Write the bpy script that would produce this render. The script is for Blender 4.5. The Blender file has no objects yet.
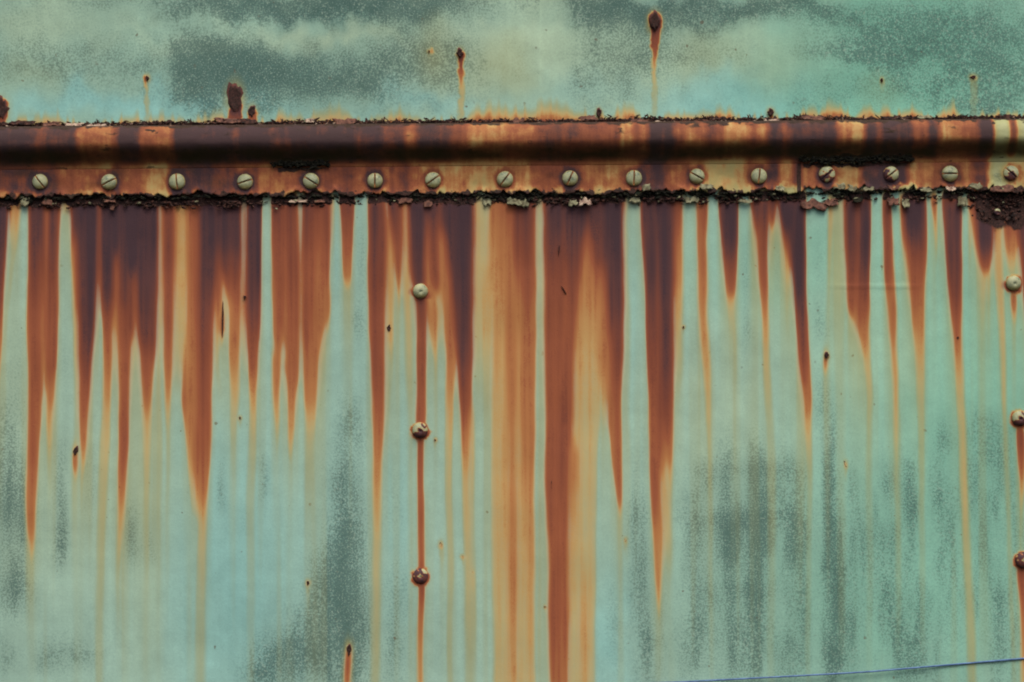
import bpy, math, random
import numpy as np

# ------------------------------------------------------------------ camera, sky, sun, exposure
S = 0.001                      # one millimetre
DIST = 2.2
ZC = 1.6                       # height of the middle of the picture on the wall
sc = bpy.context.scene
col = sc.collection
cd = bpy.data.cameras.new('camera'); cam = bpy.data.objects.new('camera', cd); col.objects.link(cam)
cam.location = (0, -DIST, ZC); cam.rotation_euler = (math.radians(90), 0, 0)
cd.sensor_width = 36; cd.lens = 36 * DIST / 1.024
cd.clip_start = 0.05; cd.clip_end = 200
sc.camera = cam
SUN_EL, SUN_AZ = math.radians(60), math.radians(12)     # azimuth measured from the wall's normal towards the right
w = bpy.data.worlds.new('World'); sc.world = w; w.use_nodes = True
nt = w.node_tree
sky = nt.nodes.new('ShaderNodeTexSky'); sky.sky_type = 'NISHITA'; sky.sun_disc = False
sky.sun_elevation = SUN_EL; sky.sun_rotation = math.radians(180) - SUN_AZ
sky.air_density = 1.0; sky.dust_density = 6.0; sky.ozone_density = 1.0
bg = nt.nodes['Background']; bg.inputs[1].default_value = 0.10
nt.links.new(sky.outputs[0], bg.inputs[0])
sd = bpy.data.lights.new('sun', 'SUN'); sd.energy = 1.5; sd.angle = math.radians(40); sd.color = (1, .93, .84)
so = bpy.data.objects.new('sun', sd); col.objects.link(so)
so.rotation_euler = (math.radians(90) - SUN_EL, 0, SUN_AZ)
so.location = (0, -2, 4)
sc.view_settings.view_transform = 'Standard'; sc.view_settings.look = 'None'
sc.view_settings.gamma = 1; sc.view_settings.exposure = 0.45
sc.cycles.pixel_filter_type = 'BLACKMAN_HARRIS'; sc.cycles.filter_width = 2.0      # a slightly soft lens
sc.render.resolution_x = 1024; sc.render.resolution_y = 682
K = np.array((1.0, 1.0, 1.0))

rnd = random.Random(7)
rng = np.random.default_rng(7)

# ------------------------------------------------------------------ helpers
def P(px, py, d=0.0):
    return ((px - 512) * S, -d * S, ZC + (341 - py) * S)

def lin(c):
    c = np.asarray(c, float) / 255
    return np.where(c <= .04045, c / 12.92, ((c + .055) / 1.055) ** 2.4)

def vnoise(x, y, seed=0):
    x, y = np.broadcast_arrays(np.asarray(x, float), np.asarray(y, float))
    xi = np.floor(x).astype(np.int64); yi = np.floor(y).astype(np.int64)
    fx = x - xi; fy = y - yi
    fx = fx * fx * (3 - 2 * fx); fy = fy * fy * (3 - 2 * fy)
    def h(i, j):
        n = (i * 374761393 + j * 668265263 + seed * 974711) & 0x7fffffff
        n = ((n ^ (n >> 13)) * 1274126177) & 0x7fffffff
        n = n ^ (n >> 16)
        return (n & 0xffff) / 65535.0
    a = h(xi, yi); b = h(xi + 1, yi); c = h(xi, yi + 1); d = h(xi + 1, yi + 1)
    return (a * (1 - fx) + b * fx) * (1 - fy) + (c * (1 - fx) + d * fx) * fy

def fbm(x, y, seed=0, octv=4):
    s = 0; a = .5; t = 0
    for k in range(octv):
        s = s + a * vnoise(x * 2 ** k, y * 2 ** k, seed + 17 * k); t += a; a *= .5
    return s / t

def sst(a, b, v):
    t = np.clip((v - a) / (b - a), 0, 1); return t * t * (3 - 2 * t)

def make_mesh(name, verts, faces, attrs=None, colors=None, smooth=True):
    """verts (n,3) in metres, faces: (m,4) or (m,3) int array or list"""
    me = bpy.data.meshes.new(name)
    if isinstance(faces, np.ndarray):
        m, k = faces.shape
        me.vertices.add(len(verts)); me.vertices.foreach_set('co', np.asarray(verts, np.float32).ravel())
        me.loops.add(m * k); me.loops.foreach_set('vertex_index', faces.astype(np.int32).ravel())
        me.polygons.add(m); me.polygons.foreach_set('loop_start', np.arange(0, m * k, k, dtype=np.int32))
        me.update(calc_edges=True)
    else:
        me.from_pydata([tuple(v) for v in verts], [], faces); me.update()
    me.validate()
    if smooth:
        me.polygons.foreach_set('use_smooth', np.ones(len(me.polygons), bool))
    for k_, v in (attrs or {}).items():
        a = me.attributes.new(k_, 'FLOAT', 'POINT'); a.data.foreach_set('value', np.asarray(v, np.float32).ravel())
    for k_, v in (colors or {}).items():
        a = me.attributes.new(k_, 'FLOAT_COLOR', 'POINT')
        c = np.ones((len(verts), 4), np.float32); c[:, :3] = v
        a.data.foreach_set('color', c.ravel())
    return me

def link(name, me, mat, parent=None, loc=(0, 0, 0)):
    o = bpy.data.objects.new(name, me); col.objects.link(o)
    if mat and not me.materials: me.materials.append(mat)
    o.parent = parent; o.location = loc
    return o

def thing(name, label, cat, loc, group=None):
    o = bpy.data.objects.new(name, None); col.objects.link(o)
    o.location = loc; o.empty_display_size = .05
    o['label'] = label; o['category'] = cat
    if group: o['group'] = group
    return o

def gridfaces(nr, nc):
    i = np.arange(nr - 1)[:, None] * nc + np.arange(nc - 1)[None, :]
    i = i.ravel()
    return np.stack([i, i + nc, i + nc + 1, i + 1], 1)

# ------------------------------------------------------------------ materials
def weathered(name, bump=0.35, rough=0.62, fine=1.0):
    """Paint (attribute paint) dirtied by grime, stained by rust of varying thickness, and bare crust."""
    m = bpy.data.materials.new(name); m.use_nodes = True
    t = m.node_tree; N = t.nodes; L = t.links
    bs = N['Principled BSDF']
    tc = N.new('ShaderNodeTexCoord')
    def attr(n):
        a = N.new('ShaderNodeAttribute'); a.attribute_name = n; return a
    def noise(scale, detail=3, rough=.5, sc3=None):
        n = N.new('ShaderNodeTexNoise'); n.inputs['Scale'].default_value = scale
        n.inputs['Detail'].default_value = detail; n.inputs['Roughness'].default_value = rough
        src = tc.outputs['Object']
        if sc3:
            mp = N.new('ShaderNodeMapping'); mp.inputs['Scale'].default_value = sc3
            L.new(src, mp.inputs['Vector']); src = mp.outputs[0]
        L.new(src, n.inputs['Vector']); return n.outputs['Fac']
    def math_(op, a, b=None, c=None, clamp=False):
        n = N.new('ShaderNodeMath'); n.operation = op; n.use_clamp = clamp
        for k, v in enumerate((a, b, c)):
            if v is None: continue
            if isinstance(v, (int, float)): n.inputs[k].default_value = v
            else: L.new(v, n.inputs[k])
        return n.outputs[0]
    def mrange(v, a, b, c=0., d=1., mode='SMOOTHSTEP'):
        n = N.new('ShaderNodeMapRange'); n.interpolation_type = mode
        L.new(v, n.inputs[0])
        for k, q in zip((1, 2, 3, 4), (a, b, c, d)):
            if isinstance(q, (int, float)): n.inputs[k].default_value = q
            else: L.new(q, n.inputs[k])
        return n.outputs[0]
    def mix(f, a, b, mode='MIX'):
        n = N.new('ShaderNodeMix'); n.data_type = 'RGBA'; n.blend_type = mode
        if isinstance(f, (int, float)): n.inputs[0].default_value = f
        else: L.new(f, n.inputs[0])
        for k, v in ((6, a), (7, b)):
            if isinstance(v, tuple): n.inputs[k].default_value = v
            else: L.new(v, n.inputs[k])
        return n.outputs[2]
    def c4(r, g, b):
        v = lin((r, g, b)) / K; return (float(v[0]), float(v[1]), float(v[2]), 1)
    paint = attr('paint').outputs['Color']; rust = attr('rust').outputs['Fac']
    grime = attr('grime').outputs['Fac']; crust = attr('crust').outputs['Fac']
    n_sp = noise(560 * fine, 3, .75)            # speckle of a couple of millimetres
    n_sp2 = noise(640 * fine, 2, .6)
    n_mid = noise(60, 4, .6)
    n_str = noise(160, 3, .6, (1, 1, .05))      # vertical wash marks
    # paint: faint chalky variation
    v1 = mrange(n_mid, .3, .7, .93, 1.06, 'LINEAR')
    v2 = mrange(n_sp2, .25, .75, .93, 1.07, 'LINEAR')
    vv = math_('MULTIPLY', v1, v2)
    hs = N.new('ShaderNodeHueSaturation'); L.new(paint, hs.inputs['Color']); L.new(vv, hs.inputs['Value'])
    base = hs.outputs[0]
    # grime: soft film plus speckled growth
    film = math_('MULTIPLY', grime, .42)
    base = mix(film, base, c4(62, 92, 86))
    g2 = math_('ADD', math_('MULTIPLY_ADD', grime, .27, .37), math_('MULTIPLY', math_('SUBTRACT', n_mid, .5), .16))
    sp = mrange(n_sp, math_('ADD', g2, .085), math_('SUBTRACT', g2, .095), 0, 1)
    spk = math_('MULTIPLY', sp, mrange(grime, .02, .6, 0.0, .66, 'LINEAR'))
    base = mix(spk, base, c4(44, 78, 74))
    lt = math_('MULTIPLY', mrange(n_sp2, .56, .68), mrange(grime, .1, .6, 0, .55, 'LINEAR'))
    base = mix(lt, base, c4(165, 188, 170))
    # scattered pin-prick chips
    n_pk = noise(150, 1, .5); n_pk2 = noise(38, 2, .5)
    pk = math_('MULTIPLY', mrange(n_pk, .735, .76), mrange(n_pk2, .5, .62, 0, .7))
    base = mix(pk, base, c4(92, 78, 62))
    # rust of varying thickness
    d = math_('ADD', rust, math_('MULTIPLY', math_('SUBTRACT', n_str, .5), mrange(rust, .05, .4, .0, .18, 'LINEAR')))
    d = math_('ADD', d, math_('MULTIPLY', math_('SUBTRACT', n_sp2, .5), mrange(rust, .1, .7, .0, .16, 'LINEAR')))
    d = math_('ADD', d, math_('MULTIPLY', math_('SUBTRACT', n_mid, .5), mrange(rust, .1, .6, .0, .14, 'LINEAR')))
    dt = math_('MAXIMUM', d, attr('tone').outputs['Fac'])
    r = N.new('ShaderNodeValToRGB'); L.new(dt, r.inputs[0])
    cr = r.color_ramp
    stops = [(.0, (148, 148, 84)), (.28, (164, 150, 78)), (.42, (188, 162, 98)), (.50, (190, 152, 94)), (.58, (176, 118, 69)), (.68, (152, 86, 55)),
             (.80, (126, 68, 49)), (.92, (90, 56, 54)), (1.0, (68, 48, 54))]
    while len(cr.elements) < len(stops): cr.elements.new(.5)
    for e, (p, c_) in zip(cr.elements, stops): e.position = p; e.color = c4(*c_)
    fac = mrange(d, .03, .50, 0, 1, 'LINEAR')
    colr = mix(fac, base, r.outputs[0])
    # bare crumbling crust
    cc = N.new('ShaderNodeValToRGB'); L.new(n_sp, cc.inputs[0])
    e = cc.color_ramp.elements; e[0].position = .35; e[0].color = c4(26, 20, 18); e[1].position = .68; e[1].color = c4(78, 50, 44)
    cm = mrange(math_('ADD', crust, math_('MULTIPLY', math_('SUBTRACT', n_mid, .5), .7)), .42, .62)
    cm = math_('MULTIPLY', cm, mrange(crust, .0, .15))
    colr = mix(cm, colr, cc.outputs[0])
    # thin olive-black algal film, plus the bead hollow's shade painted as colour
    al = math_('MULTIPLY', attr('algae_shade').outputs['Fac'], mrange(n_mid, .2, .8, .65, .95, 'LINEAR'))
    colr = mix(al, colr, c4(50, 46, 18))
    L.new(colr, bs.inputs['Base Color'])
    ro = math_('ADD', mrange(d, .3, .9, rough, rough + .2, 'LINEAR'), math_('MULTIPLY', n_sp2, .1))
    L.new(ro, bs.inputs['Roughness'])
    bs.inputs['Specular IOR Level'].default_value = .3
    # relief
    h = math_('MULTIPLY', n_sp, mrange(math_('ADD', math_('MULTIPLY', d, .6), math_('ADD', cm, math_('MULTIPLY', grime, .2))), .1, 1.4, .12, 1.3, 'LINEAR'))
    h = math_('ADD', h, math_('MULTIPLY', n_mid, .9))
    b = N.new('ShaderNodeBump'); b.inputs['Strength'].default_value = bump; b.inputs['Distance'].default_value = .0011
    L.new(h, b.inputs['Height']); L.new(b.outputs[0], bs.inputs['Normal'])
    return m

def simple(name, a, b, scale=300, rough=.7, bump=.4, third=None, spec=.3):
    m = bpy.data.materials.new(name); m.use_nodes = True
    t = m.node_tree; N = t.nodes; L = t.links; bs = N['Principled BSDF']
    tc = N.new('ShaderNodeTexCoord'); n = N.new('ShaderNodeTexNoise')
    n.inputs['Scale'].default_value = scale; n.inputs['Detail'].default_value = 4
    gm = N.new('ShaderNodeNewGeometry'); L.new(gm.outputs['Position'], n.inputs['Vector'])
    r = N.new('ShaderNodeValToRGB'); L.new(n.outputs[0], r.inputs[0])
    def c4(c): v = lin(c) / K; return (*[float(q) for q in v], 1)
    e = r.color_ramp.elements; e[0].position = .38; e[0].color = c4(a); e[1].position = .62; e[1].color = c4(b)
    if third:
        q = r.color_ramp.elements.new(.74); q.color = c4(third)
    L.new(r.outputs[0], bs.inputs['Base Color'])
    bs.inputs['Roughness'].default_value = rough; bs.inputs['Specular IOR Level'].default_value = spec
    bp = N.new('ShaderNodeBump'); bp.inputs['Strength'].default_value = bump; bp.inputs['Distance'].default_value = .0006
    L.new(n.outputs[0], bp.inputs['Height']); L.new(bp.outputs[0], bs.inputs['Normal'])
    return m

M_panel = weathered('weathered_green_paint')
M_mould = weathered('rusted_moulding', bump=.45, rough=.6)
M_crust = simple('dark_rust_crust', (18, 13, 11), (74, 46, 38), 420, .85, .8, (112, 74, 60))
M_moss = simple('blackened_mossy_crust', (10, 11, 8), (34, 34, 20), 420, .9, .8)
M_chip = simple('curled_paint_chip', (84, 78, 56), (138, 138, 108), 260, .7, .5)
M_brown = simple('brown_rust_flake', (74, 46, 38), (118, 80, 64), 320, .75, .6)
M_pale = simple('pale_pink_flake', (126, 98, 86), (180, 160, 138), 320, .65, .5)
M_wire = simple('blue_plastic', (66, 96, 140), (92, 124, 168), 200, .5, .1)

# ------------------------------------------------------------------ stain maps (all in millimetres on the wall)
T = lambda x: -(np.asarray(x, float) - 512) * 8 / 1024      # the moulding is fixed slightly out of level

STREAKS = [  # each: list of (y, left, right, thickness of rust)
 [(190,-30,8,1),(240,-30,5,.95),(300,-30,3,.9),(340,-30,2,.7),(385,-30,-1,.4),(430,-30,-4,.1)],
 [(190,7,22,.65),(225,8,19,.5),(255,9,16,.32),(310,4,9,.25),(380,0,6,.2),(440,0,5,.1)],
 [(190,28,60,.95),(240,28,58,.9),(300,27,57,.8),(350,27,56,.74),(372,27,55,.72),(398,27,41,.73),(425,27,40,.75),(475,27,38,.74),(530,27,36,.65),(560,29,33,.5),(578,30,31,.0)],
 [(190,43,50,.42),(230,44,48,.5),(280,43,47,.66),(340,42,46,.66),(400,42,44,.1)],
 [(366,45,55,.66),(400,45,53,.6),(425,45,52,.5),(450,46,52,.35),(475,46,52,.22),(520,47,52,.1)],
 [(190,60,72,.6),(207,61,72,.5),(222,60,71,.06),(230,60,71,0)],
 [(190,71,98,1),(260,71,97,.96),(315,78,95,.95),(360,79,91,.88),(400,79,88,.76),(425,79,87,.7),(455,81,86,.62),(480,80,84,.38),(530,80,84,.08)],
 [(230,71,78,.72),(262,71,78,.62),(315,71,78,.5),(360,73,79,.42),(410,74,79,.32),(500,74,78,.14)],
 [(190,101,158,1),(255,100,157,.97),(290,100,157,.93),(315,102,156,.9),(345,139,155,.86),(360,140,153,.78),(400,141,151,.6),(425,141,151,.42),(480,143,150,.3),(560,143,149,.16),(650,143,149,.08)],
 [(300,103,112,.82),(330,103,113,.76),(360,103,113,.6),(400,102,111,.5),(425,100,110,.42),(480,98,108,.36),(535,97,106,.33),(600,96,104,.26),(700,95,103,.16)],
 [(300,118,131,.84),(335,118,131,.78),(360,118,130,.7),(400,118,129,.62),(425,117,128,.62),(480,117,126,.6),(535,116,123,.5),(575,116,121,.3),(640,116,121,.1)],
 [(190,97,101,.62),(270,96,101,.6),(292,95,100,.35),(320,94,100,.3),(380,90,100,.15)],
 [(252,112,120,.9),(265,112,119,.62),(315,113,119,.5),(360,113,118,.3),(420,112,117,.14),(560,110,116,.08)],
 [(268,131,137,.9),(280,130,138,.66),(312,131,138,.52),(335,132,139,.3),(360,132,139,.14),(400,131,140,0)],
 [(190,157,164,.5),(207,158,163,.32),(315,158,162,.4),(360,155,161,.3),(425,152,162,.26),(560,150,160,.14),(680,150,160,.06)],
 [(190,163,175,.88),(315,163,173,.72),(360,163,173,.65),(400,164,171,.55),(430,165,170,.35),(500,164,169,.2),(600,164,169,.08)],
 [(190,174,189,.52),(280,173,188,.5),(310,173,187,.46),(360,173,185,.4),(385,173,181,.28),(410,173,180,.08)],
 [(190,187,201,.68),(280,187,201,.66),(310,187,200,.66),(360,184,199,.63),(400,182,198,.64),(425,184,198,.6),(480,188,198,.45),(520,191,197,.3)],
 [(190,200,241,.98),(270,200,241,.95),(281,200,215,.93),(310,199,213,.9),(360,198,212,.85),(400,196,211,.78),(425,196,211,.78),(460,194,210,.74),(485,195,208,.7),(500,196,207,.6),(520,197,207,.46),(600,195,206,.3),(700,194,205,.24)],
 [(240,215,223,.9),(262,214,223,.74),(300,214,223,.64),(330,214,221,.5),(360,214,220,.35),(400,214,226,.15),(440,214,222,.05)],
 [(240,223,241,.92),(280,224,241,.82),(310,228,241,.62),(360,229,240,.55),(400,230,240,.42),(425,230,238,.3),(470,231,238,.16),(520,231,238,.05)],
 [(286,224,228,.3),(300,223,228,.3),(340,221,228,.12),(360,222,228,0)],
 [(190,247,262,1),(280,246,261,.95),(310,246,260,.92),(360,248,258,.76),(400,249,256,.5),(440,248,257,.35),(500,246,255,.24),(600,246,254,.16),(700,246,254,.08)],
 [(190,240,248,.5),(206,240,247,.28),(250,241,247,.32),(276,241,247,.45),(310,241,247,.5),(350,241,246,.32),(400,241,246,.12)],
 [(190,262,273,.5),(203,262,273,.1),(210,262,273,0)],
 [(190,272,300,.88),(245,272,300,.78),(310,272,300,.7),(335,272,299,.66),(380,286,298,.65),(400,287,295,.62),(430,287,294,.58),(455,288,292,.48),(474,289,291,.12)],
 [(340,272,282,.66),(360,272,281,.62),(400,273,280,.56),(425,274,279,.48),(450,275,278,.3),(490,275,278,.1)],
 [(330,281,286,.6),(345,281,285,.25),(365,280,286,.1),(380,280,286,0)],
 [(190,302,330,.86),(245,302,330,.72),(310,302,330,.6),(345,302,322,.58),(360,302,319,.55),(400,303,316,.5),(425,305,315,.38),(450,305,315,.22),(520,304,316,.1)],
 [(280,322,331,.6),(315,324,331,.58),(330,326,330,.5),(348,328,329,.1)],
 [(190,303,312,.84),(310,303,312,.74),(345,303,309,.62)],
 [(190,282,287,.72),(310,283,287,.55),(340,283,287,.4)],
 [(190,296,304,.45),(206,297,303,.22),(235,298,302,.35),(260,299,302,.55),(340,299,302,.45),(400,298,302,.18),(460,298,302,.1)],
 [(190,340,355,.9),(240,341,353,.72),(280,343,351,.6),(293,346,349,.4),(302,347,348,0)],
 [(190,330,336,.55),(215,330,334,.4),(260,331,334,.2)],
 [(190,368,388,.88),(240,368,386,.83),(310,368,384,.8),(360,370,384,.78),(425,372,383,.66),(480,373,382,.56),(535,373,382,.42),(600,372,381,.34),(700,370,380,.27)],
 [(190,386,411,.95),(206,388,403,.9),(240,392,402,.86),(280,396,400,.8),(312,397,399,.4),(330,397,399,.1)],
 [(190,384,389,.5),(206,384,388,.28),(222,385,391,.55),(250,385,395,.52),(310,385,394,.45),(360,385,392,.3),(425,384,389,.22),(520,384,389,.1)],
 [(190,402,411,.5),(280,401,411,.45),(310,402,412,.42),(360,403,413,.35),(425,408,414,.26),(600,409,414,.2),(700,409,414,.15)],
 [(190,410,425,1),(280,411,424,.95),(300,415,425,.9),(330,416,425,.82),(425,416,425,.76),(440,418,424,.9),(500,418,424,.8),(560,418,424,.74),(580,418,424,.9),(620,418,424,.72),(700,417,423,.55)],
 [(190,424,474,.96),(222,424,474,.88),(240,424,474,.86),(280,424,473,.8),(310,452,472,.93),(360,457,472,.88),(425,461,471,.7),(480,463,470,.5),(535,463,473,.4),(600,464,474,.33),(700,465,475,.25)],
 [(190,448,474,1),(240,449,474,.97),(280,453,473,.95),(310,454,472,.93)],
 [(280,424,432,.62),(310,425,438,.6),(345,430,437,.5),(365,432,437,.3),(400,432,437,.1)],
 [(215,425,430,.8),(240,424,430,.66),(290,424,430,.56),(320,427,431,.3)],
 [(222,436,447,.86),(238,436,449,.62),(280,437,452,.58),(310,443,454,.58),(360,445,456,.56),(425,445,453,.45),(535,446,453,.3),(700,448,453,.18)],
 [(290,437,443,.56),(325,437,443,.42),(355,438,444,.2),(375,438,444,.12)],
 [(400,470,476,.5),(480,470,475,.42),(560,472,476,.3),(700,474,477,.15)],
 [(190,473,492,.45),(280,473,492,.44),(330,473,491,.38),(370,473,490,.26),(425,475,490,.12),(560,477,491,.08),(700,477,491,.05)],
 [(190,482,491,.3),(230,482,491,.38),(280,482,491,.36)],
 [(190,491,537,.72),(240,491,536,.62),(310,491,535,.54),(425,491,535,.49),(535,491,534,.46),(700,493,535,.41)],
 [(190,492,503,.74),(225,494,504,.62),(280,497,504,.56),(340,498,504,.53)],
 [(190,516,536,.88),(240,517,535,.78),(310,520,535,.67),(425,521,535,.58),(535,524,534,.52),(700,528,535,.45)],
 [(190,503,511,.7),(240,503,511,.60),(310,504,511,.56),(425,506,512,.50),(700,508,513,.44)],
 [(190,536,546,.45),(210,537,545,.3),(310,537,545,.28),(425,537,546,.2),(540,537,548,.2),(700,537,550,.18)],
 [(190,545,624,.98),(240,545,623,.9),(280,545,623,.83),(310,545,623,.8),(360,545,600,.8),(425,546,572,.77),(480,546,568,.77),(540,548,567,.72),(600,549,568,.72),(700,550,568,.66)],
 [(228,583,592,.85),(245,582,594,.68),(280,579,596,.62),(310,576,600,.55),(360,573,600,.47),(425,571,600,.42),(480,567,598,.42),(540,568,596,.43),(700,568,596,.40)],
 [(440,567,578,.56),(480,567,578,.55),(540,567,577,.5),(620,567,575,.44)],
 [(260,596,608,.72),(310,598,610,.62),(360,597,612,.6),(400,600,610,.5),(425,601,607,.3),(450,601,607,.15)],
 [(190,607,623,1),(310,609,623,.95),(360,611,623,.86),(400,609,622,.72),(425,608,622,.68),(480,614,622,.66),(505,617,622,.6),(522,619,621,.25),(570,619,622,.08)],
 [(190,560,565,.86),(300,561,565,.78),(400,562,566,.76)],
 [(190,622,629,.6),(215,623,629,.36),(310,624,630,.32),(430,624,630,.22),(560,624,630,.08)],
 [(190,628,642,.5),(204,628,642,.22),(212,628,642,0)],
 [(190,641,684,.98),(240,643,674,.94),(280,645,675,.92),(310,646,674,.87),(360,647,674,.82),(400,649,674,.78),(425,649,674,.74),(480,650,661,.75),(540,653,663,.65),(590,656,662,.6),(615,658,661,.5),(640,659,660,.1)],
 [(190,675,683,.75),(240,674,683,.6),(280,675,684,.56),(310,675,684,.5),(360,675,684,.34),(420,675,681,.15)],
 [(425,668,674,.68),(460,668,674,.6),(492,669,673,.4),(520,669,673,.2)],
 [(425,661,668,.6),(480,661,668,.44),(540,663,673,.34),(580,663,672,.15)],
 [(190,652,656,.9),(240,654,658,.85),(330,655,659,.8)],
 [(190,683,697,.4),(203,683,697,.22),(212,683,697,0)],
 [(190,696,708,.78),(240,697,707,.66),(310,699,708,.55),(360,702,711,.5),(400,705,712,.44),(425,706,712,.38),(460,708,713,.3),(540,709,714,.16),(680,709,714,.1)],
 [(190,718,739,1),(240,721,738,.93),(270,724,737,.76),(292,726,736,.66),(303,727,735,.4),(340,728,738,.25),(400,730,737,.13),(560,730,736,.06)],
 [(190,748,770,.9),(215,753,769,.85),(240,757,768,.72),(280,759,768,.68),(310,761,769,.58),(360,763,771,.42),(425,766,775,.24),(600,767,775,.13),(700,767,775,.1)],
 [(190,769,777,.98),(215,770,776,.85),(238,772,774,.6),(250,772,774,.2)],
 [(190,776,805,1),(225,782,804,1),(250,789,805,1),(280,793,806,.98),(310,796,808,.92),(360,799,810,.8),(400,803,811,.66),(430,804,811,.5),(480,806,812,.27),(540,806,812,.16),(700,806,812,.08)],
 [(228,782,790,.75),(250,783,791,.55),(300,785,791,.3),(350,785,790,.12)],
 [(190,827,846,.5),(206,833,846,.3),(300,833,846,.28),(360,834,846,.2),(425,836,846,.15),(620,838,846,.1)],
 [(190,827,833,.6),(225,828,833,.46),(300,828,832,.28),(340,828,832,.12)],
 [(190,845,869,.98),(240,846,869,.9),(280,847,869,.78),(310,848,870,.68),(316,849,870,.64),(334,858,870,.6),(345,861,871,.58),(360,863,871,.46),(400,865,873,.32),(425,865,873,.26),(540,866,873,.13),(680,866,873,.07)],
 [(190,856,860,.7),(240,856,860,.62),(310,856,859,.5),(340,855,859,.3)],
 [(190,861,869,1),(250,861,869,.98),(285,861,869,.85),(312,862,869,.72)],
 [(190,882,891,.9),(240,883,893,.76),(280,885,895,.7),(310,888,897,.66),(340,890,897,.58),(400,893,899,.4),(425,893,900,.34),(500,895,901,.24),(620,895,901,.1)],
 [(190,900,926,.95),(240,903,926,.86),(280,909,926,.72),(310,911,926,.62),(340,914,926,.52),(400,917,926,.36),(425,918,926,.3),(480,919,926,.24),(620,920,926,.1)],
 [(190,900,907,.66),(240,903,909,.55),(280,905,911,.35),(330,907,912,.15)],
 [(190,907,922,1),(225,908,920,1),(245,910,920,.86)],
 [(190,929,938,.8),(215,932,937,.66),(245,933,937,.45),(262,934,937,.28),(280,934,937,.05)],
 [(190,942,962,.95),(240,945,962,.92),(280,948,962,.87),(310,951,962,.82),(335,953,962,.7),(360,954,963,.56),(400,955,964,.43),(425,957,966,.4),(540,962,971,.35),(600,965,974,.33),(700,968,978,.27)],
 [(190,966,983,.9),(215,970,982,.62),(240,972,980,.5),(275,977,983,.3),(290,980,983,.1)],
 [(190,978,994,1),(245,980,993,.93),(262,981,992,.75),(276,983,991,.5),(292,984,986,.1)],
 [(190,993,1004,.95),(228,994,1004,.56),(280,995,1004,.5),(340,998,1005,.45),(400,1001,1007,.38),(425,1003,1008,.32),(540,1008,1013,.25),(700,1012,1017,.2)],
 [(190,1004,1024,.9),(230,1005,1021,.66),(258,1006,1018,.5),(278,1008,1016,.3),(284,1010,1014,0)],
 [(190,1018,1046,1),(238,1020,1044,.92),(300,1023,1042,.8),(360,1026,1040,.5),(430,1028,1036,.2)],
 [(285,1010,1016,.85),(305,1010,1016,.75),(320,1011,1015,.5),(345,1012,1014,.1)],
 [(420,1016,1024,.95),(450,1017,1025,.82),(480,1019,1025,.6),(520,1020,1024,.3),(560,1020,1024,.2)],
 [(560,1018,1027,.9),(600,1020,1026,.7),(700,1020,1026,.4)],
 # drips from single pits
 [(445,73,78,.9),(460,72,77,.97),(472,73,77,.8),(484,74,76,.35),(530,73,77,.12)],
 [(304,220,224,.6),(312,221,224,.9),(335,221,223,.9),(350,221,223,.3)],
 [(322,387,391,.7),(336,387,390,.6),(350,388,390,.3),(380,388,390,.1)],
 [(542,440,443,.8),(552,440,443,.5),(570,440,443,.2)],
 [(581,307,310,.75),(592,307,309,.3),(620,307,309,.1)],
 [(640,343,356,.25),(655,344,354,.35),(668,343,353,.35),(700,343,352,.3)],
 [(645,346,351,.8),(660,346,350,.85),(690,345,349,.7)],
 [(350,824,829,.9),(360,824,828,.92),(368,824,827,.8),(379,824,827,.15)],
 [(461,843,847,.8),(470,845,848,.3),(476,845,848,0)],
 [(556,462,465,.5),(566,462,464,.2)], [(571,471,475,.7),(590,472,475,.4),(680,472,475,.2)],
 [(539,624,627,.7),(548,624,626,.3),(560,624,626,0)],
 [(283,840,910,.0),(285,840,900,.06),(287,840,900,.0)],
]
UP = [
 [(72,144,150,.4),(78,145,149,.7),(90,145,149,.35),(125,144,150,.22)],
 [(86,231,240,.6),(92,230,241,.9),(104,230,242,1),(112,229,241,.9),(130,228,243,.6)],
 [(106,247,259,.5),(112,247,258,.75),(130,248,256,.6)],
 [(48,456,464,.5),(56,457,464,.85),(75,458,463,.66),(90,458,463,.45),(125,457,464,.32)],
 [(8,648,662,.35),(14,649,662,.7),(25,650,662,.9),(40,651,660,.78),(55,652,658,.66),(68,653,656,.5),(90,652,658,.28),(125,652,658,.2)],
 [(95,-8,8,.5),(108,-8,9,.9),(130,-8,6,.7)],
 [(74,968,978,.35),(77,969,978,.5),(82,970,977,.2)], [(76,879,884,.5),(84,880,884,.25),(92,880,884,.05)],
 [(106,596,602,.6),(114,597,601,.6),(130,597,601,.4)], [(108,767,775,.6),(114,769,774,.7),(126,770,773,.5)],
 [(44,429,434,.4),(52,428,434,.5),(56,429,433,.1)],
]
# beyond the picture the same weathering goes on
rr = random.Random(3)
for lo, hi in ((-430, -32), (1050, 1450)):
    x = lo
    while x < hi:
        wd = rr.uniform(4, 26); y1 = rr.uniform(250, 640); lean = rr.uniform(-3, 8); dd = rr.uniform(.6, 1)
        STREAKS.append([(190, x, x + wd, dd), (200 + (y1 - 200) * .4, x + wd * .15 + lean * .4, x + wd * .9 + lean * .4, dd * .85),
                        (200 + (y1 - 200) * .8, x + wd * .35 + lean * .8, x + wd * .7 + lean * .8, dd * .62),
                        (y1, x + wd * .48 + lean, x + wd * .52 + lean, .1)])
        x += wd + rr.uniform(-2, 12)

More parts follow.
